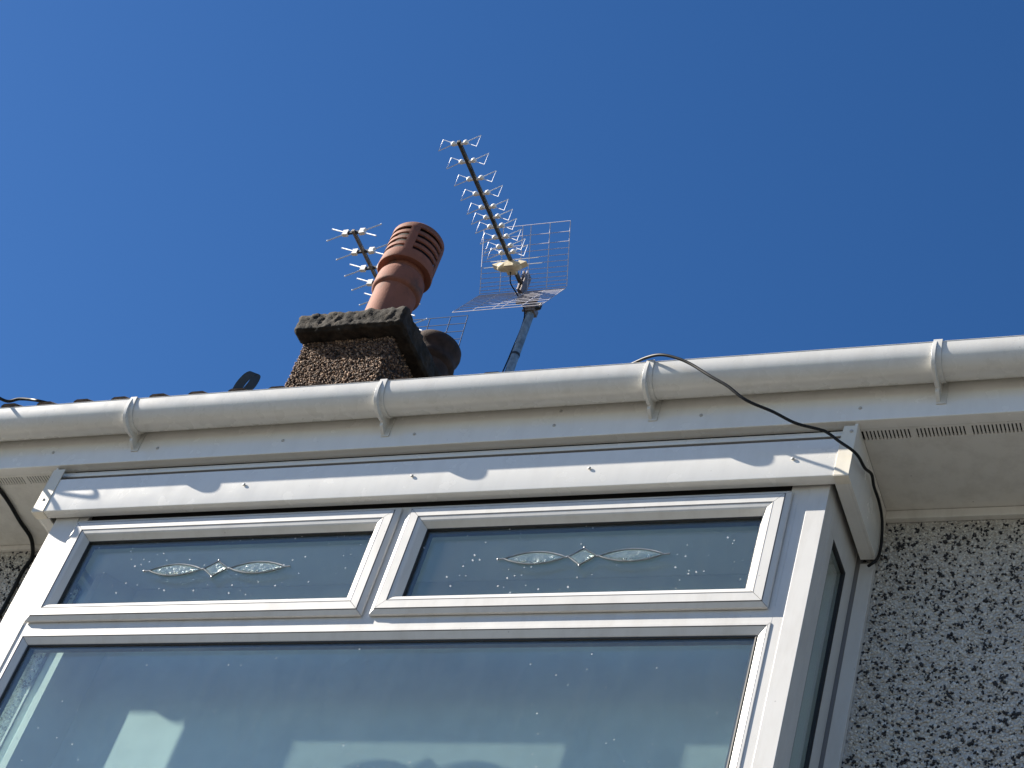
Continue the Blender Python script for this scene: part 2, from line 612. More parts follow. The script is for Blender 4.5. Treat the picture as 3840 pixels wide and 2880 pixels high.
# ---- soffit with ventilation slots (real holes between small bars)
ZS = 5.611
YF = -0.0535
sof = MB()
for (xa, xb) in ((WX0, -1.32), (1.352, WX1)):
    sof.box(xa, xb, 0.026, WY - 0.001, ZS, ZS + 0.009)
    sof.box(xa, xb, -0.0175, -0.009, ZS, ZS + 0.009)
sof = hb(sof, 'soffit', SOFF)
vb = MB()
def vent_run(xs, pitch, slots, gap, xend, sgn):
    x = xs
    while (x < xend) if sgn > 0 else (x > xend):
        for i in range(slots):
            # bar after each slot
            a, b = x + sgn * 0.0042, x + sgn * pitch
            vb.box(min(a, b), max(a, b), -0.009, 0.026, ZS + 0.0005, ZS + 0.0025)
            x += sgn * pitch
        a, b = x, x + sgn * gap
        vb.box(min(a, b), max(a, b), -0.009, 0.026, ZS + 0.0005, ZS + 0.0025)
        x += sgn * gap
vent_run(1.3525, 0.0108, 13, 0.013, 4.0, 1)
hb(vb, 'vent_strip', SOFF, sof)
vb = MB()
vent_run(-1.385, 0.0108, 13, 0.013, -4.0, -1)
hb(vb, 'vent_strip', SOFF, sof)
MBd = MB().box(WX0, WX1, -0.04, 0.30, ZS + 0.05, ZS + 0.06)
hb(MBd, 'eaves_slot_shade', DARK, bevel=0)  # near-black sheet painting the darkness seen through the vent slots

# ---- main fascia board with rounded lower lip
pr = [(YF, 5.80), (YF, ZS + 0.004), (YF + 0.0012, ZS + 0.0012), (YF + 0.004, ZS), (-0.018, ZS), (-0.018, ZS + 0.008), (YF + 0.009, ZS + 0.009), (YF + 0.009, 5.80)]
fascia = hb(MB().prism(pr, WX0, WX1, 'x'), 'fascia_board', PVC2, smooth=True)

def screw_mesh():
    mb = MB()
    mb.sphere((0, 0, 0), 0.0055, (1, 0.55, 1), 10, 6)
    return mb.mesh('screw', SCREW, True)
SCR = screw_mesh()
for x, z in [(-2.0, 5.672), (-1.413, 5.673), (-0.993, 5.665), (-0.52, 5.666), (-0.05, 5.66), (0.418, 5.662), (0.425, 5.722), (0.88, 5.668), (1.352, 5.659), (1.82, 5.66)]:
    link('screw', SCR, fascia, loc=(x, YF - 0.001, z))

# ---- gutter: deep half-round channel, with lips
GC, GZ, GA, GB = -0.1105, 5.787, 0.0565, 0.079
def gprof(off, k0=0, k1=24, n=24, zc=GZ):
    out = []
    for k in range(k0, k1 + 1):
        a = math.pi + math.pi * k / n
        ca, sa = math.cos(a), math.sin(a)
        e = 0.86
        out.append((GC + (GA + off) * math.copysign(abs(ca) ** e, ca), zc + (GB + off) * math.copysign(abs(sa) ** e, sa)))
    return out
outer = gprof(0)
inner = gprof(-0.0024)[::-1]
lipf = [(GC - GA + 0.0055, GZ + 0.001), (GC - GA + 0.0035, GZ + 0.0035), (GC - GA, GZ + 0.003), (GC - GA - 0.0012, GZ + 0.001)]
gp = outer + inner + lipf
gut = MB().prism(gp, WX0 - 0.02, WX1 + 0.02, 'x')
gutter = hb(gut, 'gutter', PVCG, smooth=True)

def bracket_mesh():
    mb = MB()
    # thin clip that wraps the channel, hooked over the front lip
    o = gprof(0.0040, 0, 22)
    i = gprof(0.0006, 0, 22)[::-1]
    hook = [(GC - GA - 0.0006, GZ + 0.004), (GC - GA + 0.008, GZ + 0.0045), (GC - GA + 0.009, GZ - 0.002), (GC - GA + 0.0105, GZ - 0.002), (GC - GA + 0.010, GZ + 0.0075), (GC - GA - 0.004, GZ + 0.0065)]
    mb.prism(o + i + hook, -0.0125, 0.0125, 'x')
    # rib standing proud of the clip, sweeping down to a foot on the fascia
    n = 24
    rib = []
    for k in range(0, 15):
        a = math.pi + math.pi * k / n
        t = k / 14
        off = 0.0045 + 0.016 * min(1, t * 2.0)
        rib.append((GC + (GA + off) * math.copysign(abs(math.cos(a)) ** .9, math.cos(a)), GZ + (GB + off) * math.copysign(abs(math.sin(a)) ** .9, math.sin(a)) - 0.002))
    rib += [(-0.085, 5.676), (-0.066, 5.664), (-0.0545, 5.659), (-0.0545, 5.780)]
    back = gprof(0.002, 0, 22)[::-1]
    mb.prism(rib + back, -0.0125, -0.0020, 'x')
    # foot plate against the fascia
    mb.box(-0.0135, 0.0135, -0.0575, -0.0542, 5.655, 5.79)
    return mb.mesh('gutter_bracket', PVCG, True)
BRK = bracket_mesh()
for x in (-2.03, -1.08, -0.151, 0.733, 1.58, 2.46, 3.35):
    o = link('gutter_bracket', BRK, gutter, bevel=0.0006, loc=(x, 0, 0))

# ---- roof
ZR0, TANP = 5.842, math.tan(math.radians(39))
YR = 3.62
ZR = ZR0 + (YR + 0.10) * TANP
roofb = MB()
roofb.prism([(-0.045, 5.80), (-0.045, 5.806), (YR, ZR - 0.06), (7.4, 5.75), (7.4, 5.65), (-0.045 + 0.03, 5.79)], WX0, WX1, 'x')
roof = hb(roofb, 'roof', simple('underlay', (0.03, 0.03, 0.03), 0.9))
# interlocking tile with two rolls
TWd, TLn = 0.306, 0.36
def tile_mesh():
    mb = MB()
    top, xs = [], []
    prof = [(0.0, 0.0), (0.022, 0.0), (0.034, 0.026), (0.044, 0.031), (0.082, 0.031), (0.092, 0.026), (0.104, 0.0),
            (0.159, 0.0), (0.171, 0.026), (0.181, 0.031), (0.219, 0.031), (0.229, 0.026), (0.241, 0.0), (0.2735, 0.0)]
    prof = [(a * 1.1148, b) for a, b in prof]
    n = len(prof)
    for d in (0.0, TLn):
        for t in (0.0, -0.013):
            for (x, z) in prof:
                mb.v.append((x, d, z + t))
    for i in range(n - 1):
        mb.f += [(i, i + 1, 2 * n + i + 1, 2 * n + i), (n + i, n + i + 1, 3 * n + i + 1, 3 * n + i), (i, i + 1, n + i + 1, n + i), (2 * n + i, 2 * n + i + 1, 3 * n + i + 1, 3 * n + i)]
    mb.f += [(0, n, 3 * n, 2 * n), (n - 1, 2 * n - 1, 4 * n - 1, 3 * n - 1)]
    return mb
tm = tile_mesh()
TILE = tm.mesh('roof_tile', TILEM, False)
def place_tile(i, c):
    o = bpy.data.objects.new('roof_tile', TILE)
    COL.objects.link(o)
    o.parent = roof
    x = -3.709 + i * TWd
    y = -0.105 + c * 0.225
    sag = -0.020 - 0.009 * (x + 1.5)          # eaves course drops a little towards the right
    o.location = (x, y, ZR0 + (y + 0.10) * TANP + 0.012 + sag + random.uniform(-0.0015, 0.0015))
    o.rotation_euler = (math.atan(TANP) - 0.035 if c else math.atan(TANP) - 0.10, random.uniform(-0.006, 0.006), random.uniform(-0.004, 0.004))
for c in range(2):
    for i in range(26):
        place_tile(i, c)
far = MB()
cp = math.cos(math.atan(TANP))
sp = math.sin(math.atan(TANP))
for c in range(2, 17):
    for i in range(-10, 34):
        x = -3.709 + i * TWd
        y = -0.105 + c * 0.225
        if c > 11 and -3.3 < x + TWd and x < -2.72 and c < 17 and y > 2.7:
            continue
        z = ZR0 + (y + 0.10) * TANP + 0.012
        b = len(far.v)
        a = math.atan(TANP) - 0.035
        for (vx, vy, vz) in tm.v:
            far.v.append((x + vx, y + vy * math.cos(a) - vz * math.sin(a), z + vy * math.sin(a) + vz * math.cos(a)))
        far.f += [tuple(b + k for k in f) for f in tm.f]
fo = MB()
me = bpy.data.meshes.new('tile_courses')
me.from_pydata(far.v, [], far.f)
me.materials.append(TILEM)
o = link('tile_courses', me, roof)
o['kind'] = 'stuff'
# ridge tiles
rp = []
for k in range(9):
    a = math.pi * k / 8
    rp.append((YR + 0.13 * math.cos(a), ZR + 0.0 + 0.10 * math.sin(a)))
rp += [(YR + 0.115 * math.cos(math.pi * k / 8), ZR - 0.004 + 0.085 * math.sin(math.pi * k / 8)) for k in range(8, -1, -1)]
for i in range(30):
    x = WX0 + i * 0.455
    if x + 0.45 > -3.34 and x < -2.72:
        continue
    MB().prism(rp, x, x + 0.449, 'x').build('ridge_tile', TILEM, roof, smooth=True)

# ---- chimney
chim = MB().box(-3.34, -2.75, 3.10, 4.42, 7.6, 9.742)
chim = hb(chim, 'chimney', BROWNBED)
# leaning render: a few stones thick
ps = []
n = 7000
q = np.stack([rng.uniform(-3.345, -2.745, n), 3.098 + rng.uniform(-0.004, 0.003, n), rng.uniform(8.9, 9.735, n)], 1)
ps.append(q)
n = 6500
q = np.stack([-2.748 + rng.uniform(-0.003, 0.004, n), rng.uniform(3.095, 4.42, n), rng.uniform(8.9, 9.735, n)], 1)
ps.append(q)
n = 3000
q = np.stack([-3.342 + rng.uniform(-0.004, 0.003, n), rng.uniform(3.095, 4.42, n), rng.uniform(8.9, 9.735, n)], 1)
ps.append(q)
ps = np.concatenate(ps)
stone_mesh('pebble_coat', ps, rng.uniform(0.005, 0.0105, len(ps)), BROWNST, chim)

def rough_block(x0, x1, y0, y1, z0, z1, step, amp, bulge=0.0):
    """box with pitted, crumbling faces"""
    import bmesh
    bm = bmesh.new()
    bmesh.ops.create_cube(bm, size=1)
    for v in bm.verts:
        v.co = Vector((x0 + (v.co.x + .5) * (x1 - x0), y0 + (v.co.y + .5) * (y1 - y0), z0 + (v.co.z + .5) * (z1 - z0)))
    bmesh.ops.bevel(bm, geom=list(bm.edges), offset=0.012, segments=2, affect='EDGES')
    for k in range(5):
        es = [e for e in bm.edges if e.calc_length() > step]
        if not es:
            break
        bmesh.ops.subdivide_edges(bm, edges=es, cuts=2 if max(e.calc_length() for e in es) > step * 3 else 1, use_grid_fill=True)
    bm.normal_update()
    for v in bm.verts:
        p = v.co * 11
        d = noise.noise(p) * 0.6 + noise.noise(p * 2.7) * 0.4 + noise.noise(p * 6.5) * 0.28
        v.co += v.normal * d * amp
    me = bpy.data.meshes.new('chimney_cap')
    bmesh.ops.triangulate(bm, faces=bm.faces)
    bm.to_mesh(me)
    bm.free()
    return me
cap = rough_block(-3.39, -2.66, 3.0, 4.52, 9.747, 9.893, 0.020, 0.022)
cap.materials.append(CAPM)
for p in cap.polygons:
    p.use_smooth = True
link('chimney_cap', cap, chim)
# mortar flaunching on the cap
MB().prism([(-3.33, 9.88), (-2.72, 9.88), (-2.86, 9.93), (-3.17, 9.93)], 3.06, 4.4, 'y').build('mortar_bed', CAPM, chim, bevel=0.01)

# tall pot with louvred top
PX, PY = -3.0, 3.28
pot = MB()
prof = [(0.139, 9.86), (0.137, 10.05), (0.135, 10.30), (0.136, 10.318), (0.149, 10.326), (0.156, 10.335), (0.157, 10.345), (0.154, 10.43), (0.150, 10.455),
        (0.143, 10.468), (0.130, 10.474), (0.128, 10.50), (0.128, 10.56), (0.110, 10.56), (0.110, 9.86)]
pot.lathe(prof, PX, PY, 56)
pot = hb(pot, 'chimney_pot', TERRA, chim, smooth=True, label='tall terracotta pot with a slotted round top')
hood = MB()
RC, RI = 0.172, 0.163
zb0, zt0 = 10.515, 10.845
bands = [(zb0, zb0 + 0.082), (10.624, 10.653), (10.680, 10.709), (10.736, 10.765), (10.793, zt0)]
for i, (a, b) in enumerate(bands):
    rl = RC + (0.006 if i == 0 else 0)
    p = [(RI, a), (rl, a + 0.004), (RC + (0.002 if i == 0 else 0), b), (RI, b - 0.004), (RI, a)]
    if i == 0:
        p = [(0.118, a + 0.012), (RI, a), (rl - .004, a), (rl, a + 0.008), (RC, b), (RI, b), (RI, a + 0.02), (0.118, a + 0.022)]
    if i == 4:
        p = [(RI, a), (RC, a + 0.003), (RC, b - 0.014), (RC - 0.008, b - 0.003), (RC - 0.03, b + 0.004), (0.0, b + 0.012), (0.0, b - 0.012), (RI, b - 0.012), (RI, a)]
    hood.lathe(p, PX, PY, 56)
for k in range(4):
    a0 = math.radians(-68 + 90 * k)
    w = math.radians(9.5)
    seg = 6
    pts, fs = [], []
    for j in range(seg + 1):
        a = a0 - w + 2 * w * j / seg
        for rr_ in (RI - 0.002, RC + 0.0025):
            for z in (zb0 + 0.06, zt0 - 0.045):
                pts.append((PX + rr_ * math.cos(a), PY + rr_ * math.sin(a), z))
    for j in range(seg):
        b = j * 4
        fs += [(b, b + 1, b + 5, b + 4), (b + 2, b + 6, b + 7, b + 3), (b, b + 4, b + 6, b + 2), (b + 1, b + 3, b + 7, b + 5)]
    fs += [(0, 2, 3, 1), (seg * 4, seg * 4 + 1, seg * 4 + 3, seg * 4 + 2)]
    hood.poly(pts, fs)
hood.build('louvred_hood', TERRA, pot, smooth=True)
MB().lathe([(0.0, 10.56), (0.143, 10.56), (0.143, 10.82), (0.0, 10.82)], PX, PY, 40).build('hood_slot_shade', simple('painted_slot_shade', (0.012, 0.008, 0.007), 0.9), pot, smooth=True)  # added core, coloured black for the shade behind the slots

# second, shorter roll-top pot behind
QX, QY = -3.03, 3.92
p2 = MB()
p2.lathe([(0.150, 9.86), (0.140, 10.12), (0.134, 10.30), (0.136, 10.34), (0.160, 10.36), (0.164, 10.375), (0.158, 10.40), (0.158, 10.44), (0.170, 10.46), (0.175, 10.49),
          (0.171, 10.52), (0.158, 10.54), (0.138, 10.54), (0.122, 10.50), (0.122, 9.86)], QX, QY, 56)
p2 = hb(p2, 'chimney_pot', SOOT, chim, smooth=True, label='shorter sooty roll-top pot at the back of the stack')

# ================================================================== BAY WINDOW
bay = MB()
YB = 0.06          # depth of the frame profile
# posts, head, transom, mullion, bottom rail: butt jointed, 0.3 mm apart in plane
ZH, ZT0, ZT1, ZB = 5.403, 4.9295, 4.990, 3.80
bay.box(-1.30, -1.1985, 0.0, YB, ZB, 5.468)
bay.box(1.2065, 1.290, 0.0, YB, ZB, 5.468)
bay.box(-1.1985, -1.176, 0.0, YB, ZT1, 5.468)
bay.box(1.182, 1.2065, 0.0, YB, ZT1, 5.468)
bay.box(-1.176, 1.182, 0.0, YB, 5.318, ZH)
bay.box(-1.1985, 1.2065, 0.0, YB, ZT0 + 0.002, ZT1)
bay.box(-0.055, 0.050, 0.0, YB, ZT1, 5.318)
bay.box(-1.1985, 1.2065, 0.0, YB, ZB, ZB + 0.0445)
bay = hb(bay, 'bay_window', PVC, bevel=0.0012, label='white plastic box bay window under the eaves')
# cover strip on the right hand corner post, proud of it
MB().box(1.236, 1.2912, -0.0018, -0.0003, ZB, 5.467).build('corner_strip', PVC, bay, bevel=0.0008)
MB().box(-1.3015, -1.212, -0.0035, -0.0003, ZB, 5.467).build('corner_strip', PVC, bay, bevel=0.0008)
# strip above the frame, near-black to paint the shade of the gap
MB().box(-1.175, 1.181, 0.012, 0.05, ZH + 0.001, 5.55).build('head_gap_shade', DARK, bay)

# opening vents
SP = [(0.0115, 0.006), (0.0115, -0.0030), (0.0, -0.0030), (0.0, -0.0090), (0.0012, -0.0105), (0.0150, -0.0180), (0.0172, -0.0198),
      (0.0450, -0.0198), (0.0480, -0.0188), (0.0590, -0.0160), (0.0630, -0.0135), (0.0740, 0.0010), (0.0765, 0.004), (0.0765, 0.010), (0.03, 0.010), (0.03, 0.006)]
SEAL1 = [(0.0148, -0.0160), (0.0145, -0.0183), (0.0168, -0.0201), (0.0178, -0.0175)]
SEAL2 = [(0.0452, -0.0178), (0.0452, -0.0204), (0.0480, -0.0194), (0.0478, -0.0170)]
SEAL3 = [(0.0085, -0.0029), (0.0085, -0.0002), (0.0112, -0.0002), (0.0112, -0.0029)]
SP_BOT = SP
GASK = [(0.0740, 0.0035), (0.0740, 0.0125), (0.0805, 0.0125), (0.0790, 0.0050)]
SPC = [(0.072, 0.0165), (0.072, 0.0325), (0.0865, 0.0325), (0.0865, 0.0165)]
def vent_sash(x0, x1, z0, z1, label):
    s = ring(MB(), x0, x1, z0, z1, SP, 0.0, 0.0009)
    s = s.build('vent_sash', PVC, bay, label=label)
    ring(ring(MB(), x0, x1, z0, z1, SEAL1, 0.0, 0.0), x0, x1, z0, z1, SEAL2, 0.0, 0.0).build('sash_seal', SEALM, bay)
    ring(MB(), x0, x1, z0, z1, SEAL3, 0.0, 0.0).build('weather_seal', RUB, bay)
    ring(MB(), x0, x1, z0, z1, GASK, 0.0, 0.0).build('glazing_gasket', RUB, bay)
    ring(MB(), x0, x1, z0, z1, SPC, 0.0, 0.0).build('glazing_spacer', SPACER, bay)
    MB().box(x0 + 0.070, x1 - 0.070, 0.0126, 0.0160, z0 + 0.070, z1 - 0.070).build('window_pane', GLASSV, bay)
    MB().box(x0 + 0.070, x1 - 0.070, 0.0330, 0.0365, z0 + 0.070, z1 - 0.070).build('inner_pane', GLASSI, bay)
    # back of the sash, seen through the glass and from the side
    return s
VL = vent_sash(-1.206, -0.0225, 4.976, 5.392, 'left opening vent with leaf and diamond bevels')
VR = vent_sash(0.0035, 1.190, 4.976, 5.392, 'right opening vent with leaf and diamond bevels')

# fixed main light
MP = [(0.0, 0.002), (0.0, -0.0012), (0.0015, -0.0012), (0.0022, -0.0052), (0.005, -0.0068), (0.011, -0.0065), (0.0145, -0.0045), (0.0280, 0.0095), (0.0300, 0.0115), (0.0300, 0.0150), (0.0, 0.0150)]
mx0, mx1, mz0, mz1 = -1.198, 1.206, ZB + 0.045, 4.932
# the frame is notched behind this bead, so the bead sits on the frame face
mp_front = [(w, d - 0.0035) if d < 0 else (w, d) for w, d in MP]
ring(MB(), mx0, mx1, mz0, mz1 - 0.0010, [(0.0, -0.0018), (0.0010, -0.0030), (0.0080, -0.0030), (0.0110, -0.0015), (0.0305, 0.0088), (0.0320, 0.0105), (0.0320, 0.0125), (0.0, 0.0125)], 0.0, 0.0009).build('glazing_bead', PVC, bay)
ring(MB(), mx0, mx1, mz0, mz1 - 0.0010, [(0.0084, -0.0010), (0.0086, -0.0034), (0.0108, -0.0022), (0.0106, 0.0002)], 0.0, 0.0).build('bead_seal', SEALM, bay)
ring(MB(), mx0 + 0.034, mx1 - 0.036, mz0 + 0.034, mz1 - 0.034, [(0.0, 0.0095), (0.0, 0.0145), (0.0052, 0.0145), (0.004, 0.0105)], 0.0, 0.0).build('glazing_gasket', RUB, bay)
ring(MB(), mx0 + 0.032, mx1 - 0.034, mz0 + 0.032, mz1 - 0.032, [(0.0, 0.0185), (0.0, 0.0345), (0.014, 0.0345), (0.014, 0.0185)], 0.0, 0.0).build('glazing_spacer', SPACER, bay)
MB().box(-1.178, 1.186, 0.0147, 0.0182, ZB + 0.062, 4.912).build('window_pane', GLASS, bay, label='large fixed pane below the two vents')
MB().box(-1.178, 1.186, 0.0347, 0.0382, ZB + 0.062, 4.912).build('inner_pane', GLASSI, bay)

# leaf and diamond bevels on each vent
def leaf(x0, x1, zc, h, seg=14):
    up = [(x0 + (x1 - x0) * k / seg, zc + h * math.sin(math.pi * k / seg) ** 0.85) for k in range(seg + 1)]
    dn = [(x0 + (x1 - x0) * k / seg, zc - h * math.sin(math.pi * k / seg) ** 0.85) for k in range(seg, -1, -1)]
    return up[:-1] + dn[:-1]
BEV, nt, N, L, P = mat('bevelled_glass')
P.inputs['Base Color'].default_value = (0.82, 0.93, 0.92, 1)
P.inputs['Transmission Weight'].default_value = 0.92
P.inputs['Roughness'].default_value = 0.12
P.inputs['IOR'].default_value = 1.5
tc = N.new('ShaderNodeTexCoord')
nz = N.new('ShaderNodeTexNoise')
nz.inputs['Scale'].default_value = 45
L.new(tc.outputs['Object'], nz.inputs['Vector'])
bp_ = N.new('ShaderNodeBump')
bp_.inputs['Strength'].default_value = 0.5
bp_.inputs['Distance'].default_value = 0.01
L.new(nz.outputs[0], bp_.inputs['Height'])
L.new(bp_.outputs[0], P.inputs['Normal'])
def motif(cx, zc, parent_label):
    Yg = 0.0125
    lead = MB()
    shapes = [leaf(cx - 0.243, cx - 0.052, zc, 0.0225), leaf(cx + 0.050, cx + 0.243, zc, 0.0225),
              [(cx - 0.044, zc + 0.001), (cx - 0.002, zc + 0.031), (cx + 0.042, zc + 0.001), (cx - 0.002, zc - 0.031)]]
    for sh in shapes:
        pts = [(x, Yg - 0.0018, z) for x, z in sh]
        lead.tube(pts + [pts[0]], 0.0027, 6)
        c = (sum(p[0] for p in sh) / len(sh), Yg - 0.0046, sum(p[1] for p in sh) / len(sh))
        inner = [(c[0] + (x - c[0]) * 0.62, c[2] + (z - c[2]) * 0.62) for x, z in sh]
        n = len(sh)
        g_ = MB()
        pts = [(x, Yg - 0.0003, z) for x, z in sh] + [(x, Yg - 0.0046, z) for x, z in inner]
        fs = [(i, (i + 1) % n, n + (i + 1) % n, n + i) for i in range(n)] + [tuple(range(n, 2 * n)), tuple(range(n))[::-1]]
        g_.poly(pts, fs)
        g_.build('bevelled_glass', BEV, bay)
    lead.tube([(cx - 0.262, Yg - 0.0018, zc - 0.001), (cx - 0.241, Yg - 0.0018, zc)], 0.0025)
    lead.tube([(cx + 0.241, Yg - 0.0018, zc), (cx + 0.262, Yg - 0.0018, zc + 0.001)], 0.0025)
    lead.tube([(cx - 0.054, Yg - 0.0018, zc), (cx - 0.042, Yg - 0.0018, zc)], 0.003)
    lead.tube([(cx + 0.040, Yg - 0.0018, zc), (cx + 0.053, Yg - 0.0018, zc)], 0.003)
    for px, pz in ((cx - 0.262, zc - .001), (cx - 0.047, zc), (cx - 0.002, zc + 0.033), (cx - 0.002, zc - 0.033), (cx + 0.046, zc)):
        lead.sphere((px, Yg - 0.0022, pz), 0.0042, (1, .6, 1), 8, 5)
    lead.build('lead_outline', LEAD, bay, smooth=True)
motif(-0.606, 5.189, 0)
motif(0.605, 5.193, 0)

# side windows of the bay: plane x = const
JOINT = simple('grey_joint', (0.28, 0.28, 0.29), 0.6)
def side_window(xs, sgn, ya, yb, yc, yd):
    """frame between the corner post and the wall; sgn=+1 right, -1 left; xs outer face"""
    f = MB()
    d = -sgn   # inward
    def bx(y0, y1, z0, z1, t0=0.0, t1=0.055):
        a, b = xs + d * t0, xs + d * t1
        f.box(min(a, b), max(a, b), y0, y1, z0, z1)
    bx(yb, yc, ZB, 5.468)
    bx(0.0603, yb, 5.316, 5.468)
    bx(0.0603, yb, ZB, ZB + 0.07)
    bx(0.0603, ya, ZB + 0.07, 5.316)
    f.build('side_frame', PVC, bay, bevel=0.0012)
    prof = [(0.0, 0.001 * sgn), (0.0, -0.010 * -sgn), (0.004, -0.011 * -sgn), (0.0145, 0.004 * -sgn), (0.0145, 0.012 * -sgn), (0.0, 0.012 * -sgn)]
    prof = [(w, t) for w, t in prof]
    if sgn > 0:
        prof = [(0.0, -0.0004), (0.0, -0.001), (0.006, -0.002), (0.0075, -0.012), (0.0, -0.012)]
    else:
        prof = [(0.0, 0.0004), (0.0, 0.001), (0.006, 0.002), (0.0075, 0.012), (0.0, 0.012)]
    ring(MB(), ya + 0.0002, yb - 0.0002, ZB + 0.071, 5.3158, prof, xs, 0.0, plane='x').build('side_bead', RUB, bay)
    for t0, m, nm in ((0.0125, GLASS, 'side_pane'), (0.034, GLASSI, 'inner_side_pane')):
        a, b = xs + d * t0, xs + d * (t0 + 0.004)
        MB().box(min(a, b), max(a, b), ya + 0.0002, yb - 0.0002, ZB + 0.071, 5.3158).build(nm, m, bay)
    # dark joint and cover trim against the wall
    def bb_(p, q, y0, y1, z1, nm, m, **k):
        a, b = xs + sgn * p, xs + sgn * q
        MB().box(min(a, b), max(a, b), y0, y1, ZB, z1).build(nm, m, bay, **k)
    bb_(-0.012, 0.0128, 0.328, 0.3385, 5.450, 'joint_filler', JOINT)
    bb_(0.013, 0.055, 0.318, 0.3385, 5.409, 'wall_cover_strip', PVC, bevel=0.0015)
    bb_(-0.05, -0.013, yc + 0.0005, 0.60, 5.467, 'wall_reveal', PLASTER)
side_window(1.290, 1, 0.108, 0.252, 0.322, 0)
side_window(-1.300, -1, 0.0605, 0.240, 0.300, 0)

# inside: ceiling of the bay, plaster strips, roller blind
MB().box(-1.24, 1.23, 0.0612, 0.60, 5.335, 5.397).build('inner_ceiling', PLASTER, bay)
MB().box(-1.25, 1.24, 0.298, 0.32, ZB - 0.2, 5.334).build('inner_wall', PLASTER, bay)
MB().box(-1.096, 1.086, 0.266, 0.270, ZB, 5.334).build('roller_blind', FABRIC, bay)
MB().box(-1.24, 1.23, 0.0612, 0.40, ZB - 0.03, ZB + 0.02).build('inner_sill', PVC, bay)
for c_, pl in ((1, [(-1.204, 0.181), (-1.175, 0.177), (-1.097, 0.2655), (-1.097, 0.297), (-1.204, 0.297)]), (-1, [(1.234, 0.181), (1.165, 0.177), (1.087, 0.2655), (1.087, 0.297), (1.234, 0.297)])):
    MB().prism(pl, ZB, 5.334, 'z').build('splayed_jamb', PLASTER, bay)
# outer sill and apron under the window
MB().prism([(-0.06, ZB - 0.005), (-0.06, ZB - 0.03), (WY - 0.001, ZB - 0.03), (WY - 0.001, ZB - 0.001), (-0.02, ZB - 0.001)], -1.34, 1.33, 'x').build('outer_sill', PVC, bay, bevel=0.001)
MB().box(-1.29, 1.28, 0.01, WY - 0.001, 3.0, ZB - 0.031).build('apron_panel', PVC2, bay)

# ---- boxed head of the bay: front board, returns, bead, corner trims
ZF0, ZF1, YFB = 5.412, 5.552, -0.045
fb = MB()
fb.prism([(YFB, ZF1), (YFB, ZF0 + 0.003), (YFB + 0.001, ZF0 + 0.0008), (YFB + 0.004, ZF0), (-0.010, ZF0), (-0.010, ZF0 + 0.006), (YFB + 0.009, ZF0 + 0.008), (YFB + 0.009, ZF1)], -1.3640, 1.3425, 'x')
fb = fb.build('front_board', PVC2, bay, smooth=True)
# top bead under the main eaves
MB().prism([(-0.0225, 5.584), (-0.0245, 5.588), (-0.0250, 5.594), (-0.0240, 5.600), (-0.0215, 5.6035), (-0.0100, 5.6035), (-0.0100, 5.584)], -1.3640, 1.3415, 'x').build('head_bead', PVC2, bay, smooth=True)
MB().box(-1.3640, 1.3415, -0.0085, -0.0065, 5.50, 5.6105).build('painted_gap_shade', DARK, bay)  # dark strip, recess shade between bead and board put in as colour
# return boards
for sgn, xo in ((1, 1.3520), (-1, -1.3735)):
    def q(a, b):
        return (min(xo - sgn * a, xo - sgn * b), max(xo - sgn * a, xo - sgn * b))
    a, b = q(0.0, 0.009)
    rb = MB().prism([(-0.0435, ZF0), (0.306, ZF0), (0.337, ZF0 + 0.03), (0.337, 5.610), (-0.0435, 5.610)], a, b, 'x')
    a, b = q(0.0092, 0.046)
    rb.box(a, b, -0.0095, 0.306, ZF0, ZF0 + 0.007)
    rb.build('return_board', PVC2, bay, bevel=0.0012)
    # corner trim, slightly proud and yellowed
    x0, x1 = (1.3105, 1.3535) if sgn > 0 else (-1.3750, -1.3290)
    t = MB().prism([(x0, ZF0 - 0.002), (x1, ZF0 - 0.002), (x1, 5.597), (x0 + 0.004 if sgn > 0 else x0, 5.597), (x0, 5.560)], YFB - 0.0032, YFB - 0.0004, 'y')
    t.box(min(x0, x1) + 0.0005, max(x0, x1) - 0.0005, YFB - 0.0025, -0.012, ZF0 - 0.0045, ZF0 - 0.0008)
    t.build('corner_trim', CREAM, bay, bevel=0.0006)
    # fascia underside behind the front board, near-black to paint the recess shade
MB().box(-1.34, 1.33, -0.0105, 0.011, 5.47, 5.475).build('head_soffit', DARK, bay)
for x, z in [(-1.352, 5.462), (-0.595, 5.485), (-0.005, 5.487), (0.574, 5.482), (1.185, 5.480)]:
    o = link('screw', SCR, fb, loc=(x, YFB - 0.0035, z))
link('screw', SCR, fb, loc=(1.338, YFB - 0.0045, 5.575))

# ================================================================== TV AERIALS
def dish_grid(mb, x0, x1, A, B, rows, cols, r=0.0022):
    """wire grid between the horizontal lines A=(y,z) and B=(y,z)"""
    for t in cols:
        x = x0 + (x1 - x0) * t
        mb.tube([(x, A[0], A[1]), (x, B[0], B[1])], r * 1.25, 5)
    for t in rows:
        y, z = A[0] + (B[0] - A[0]) * t, A[1] + (B[1] - A[1]) * t
        mb.tube([(x0, y, z), (x1, y, z)], r, 4)
    return mb

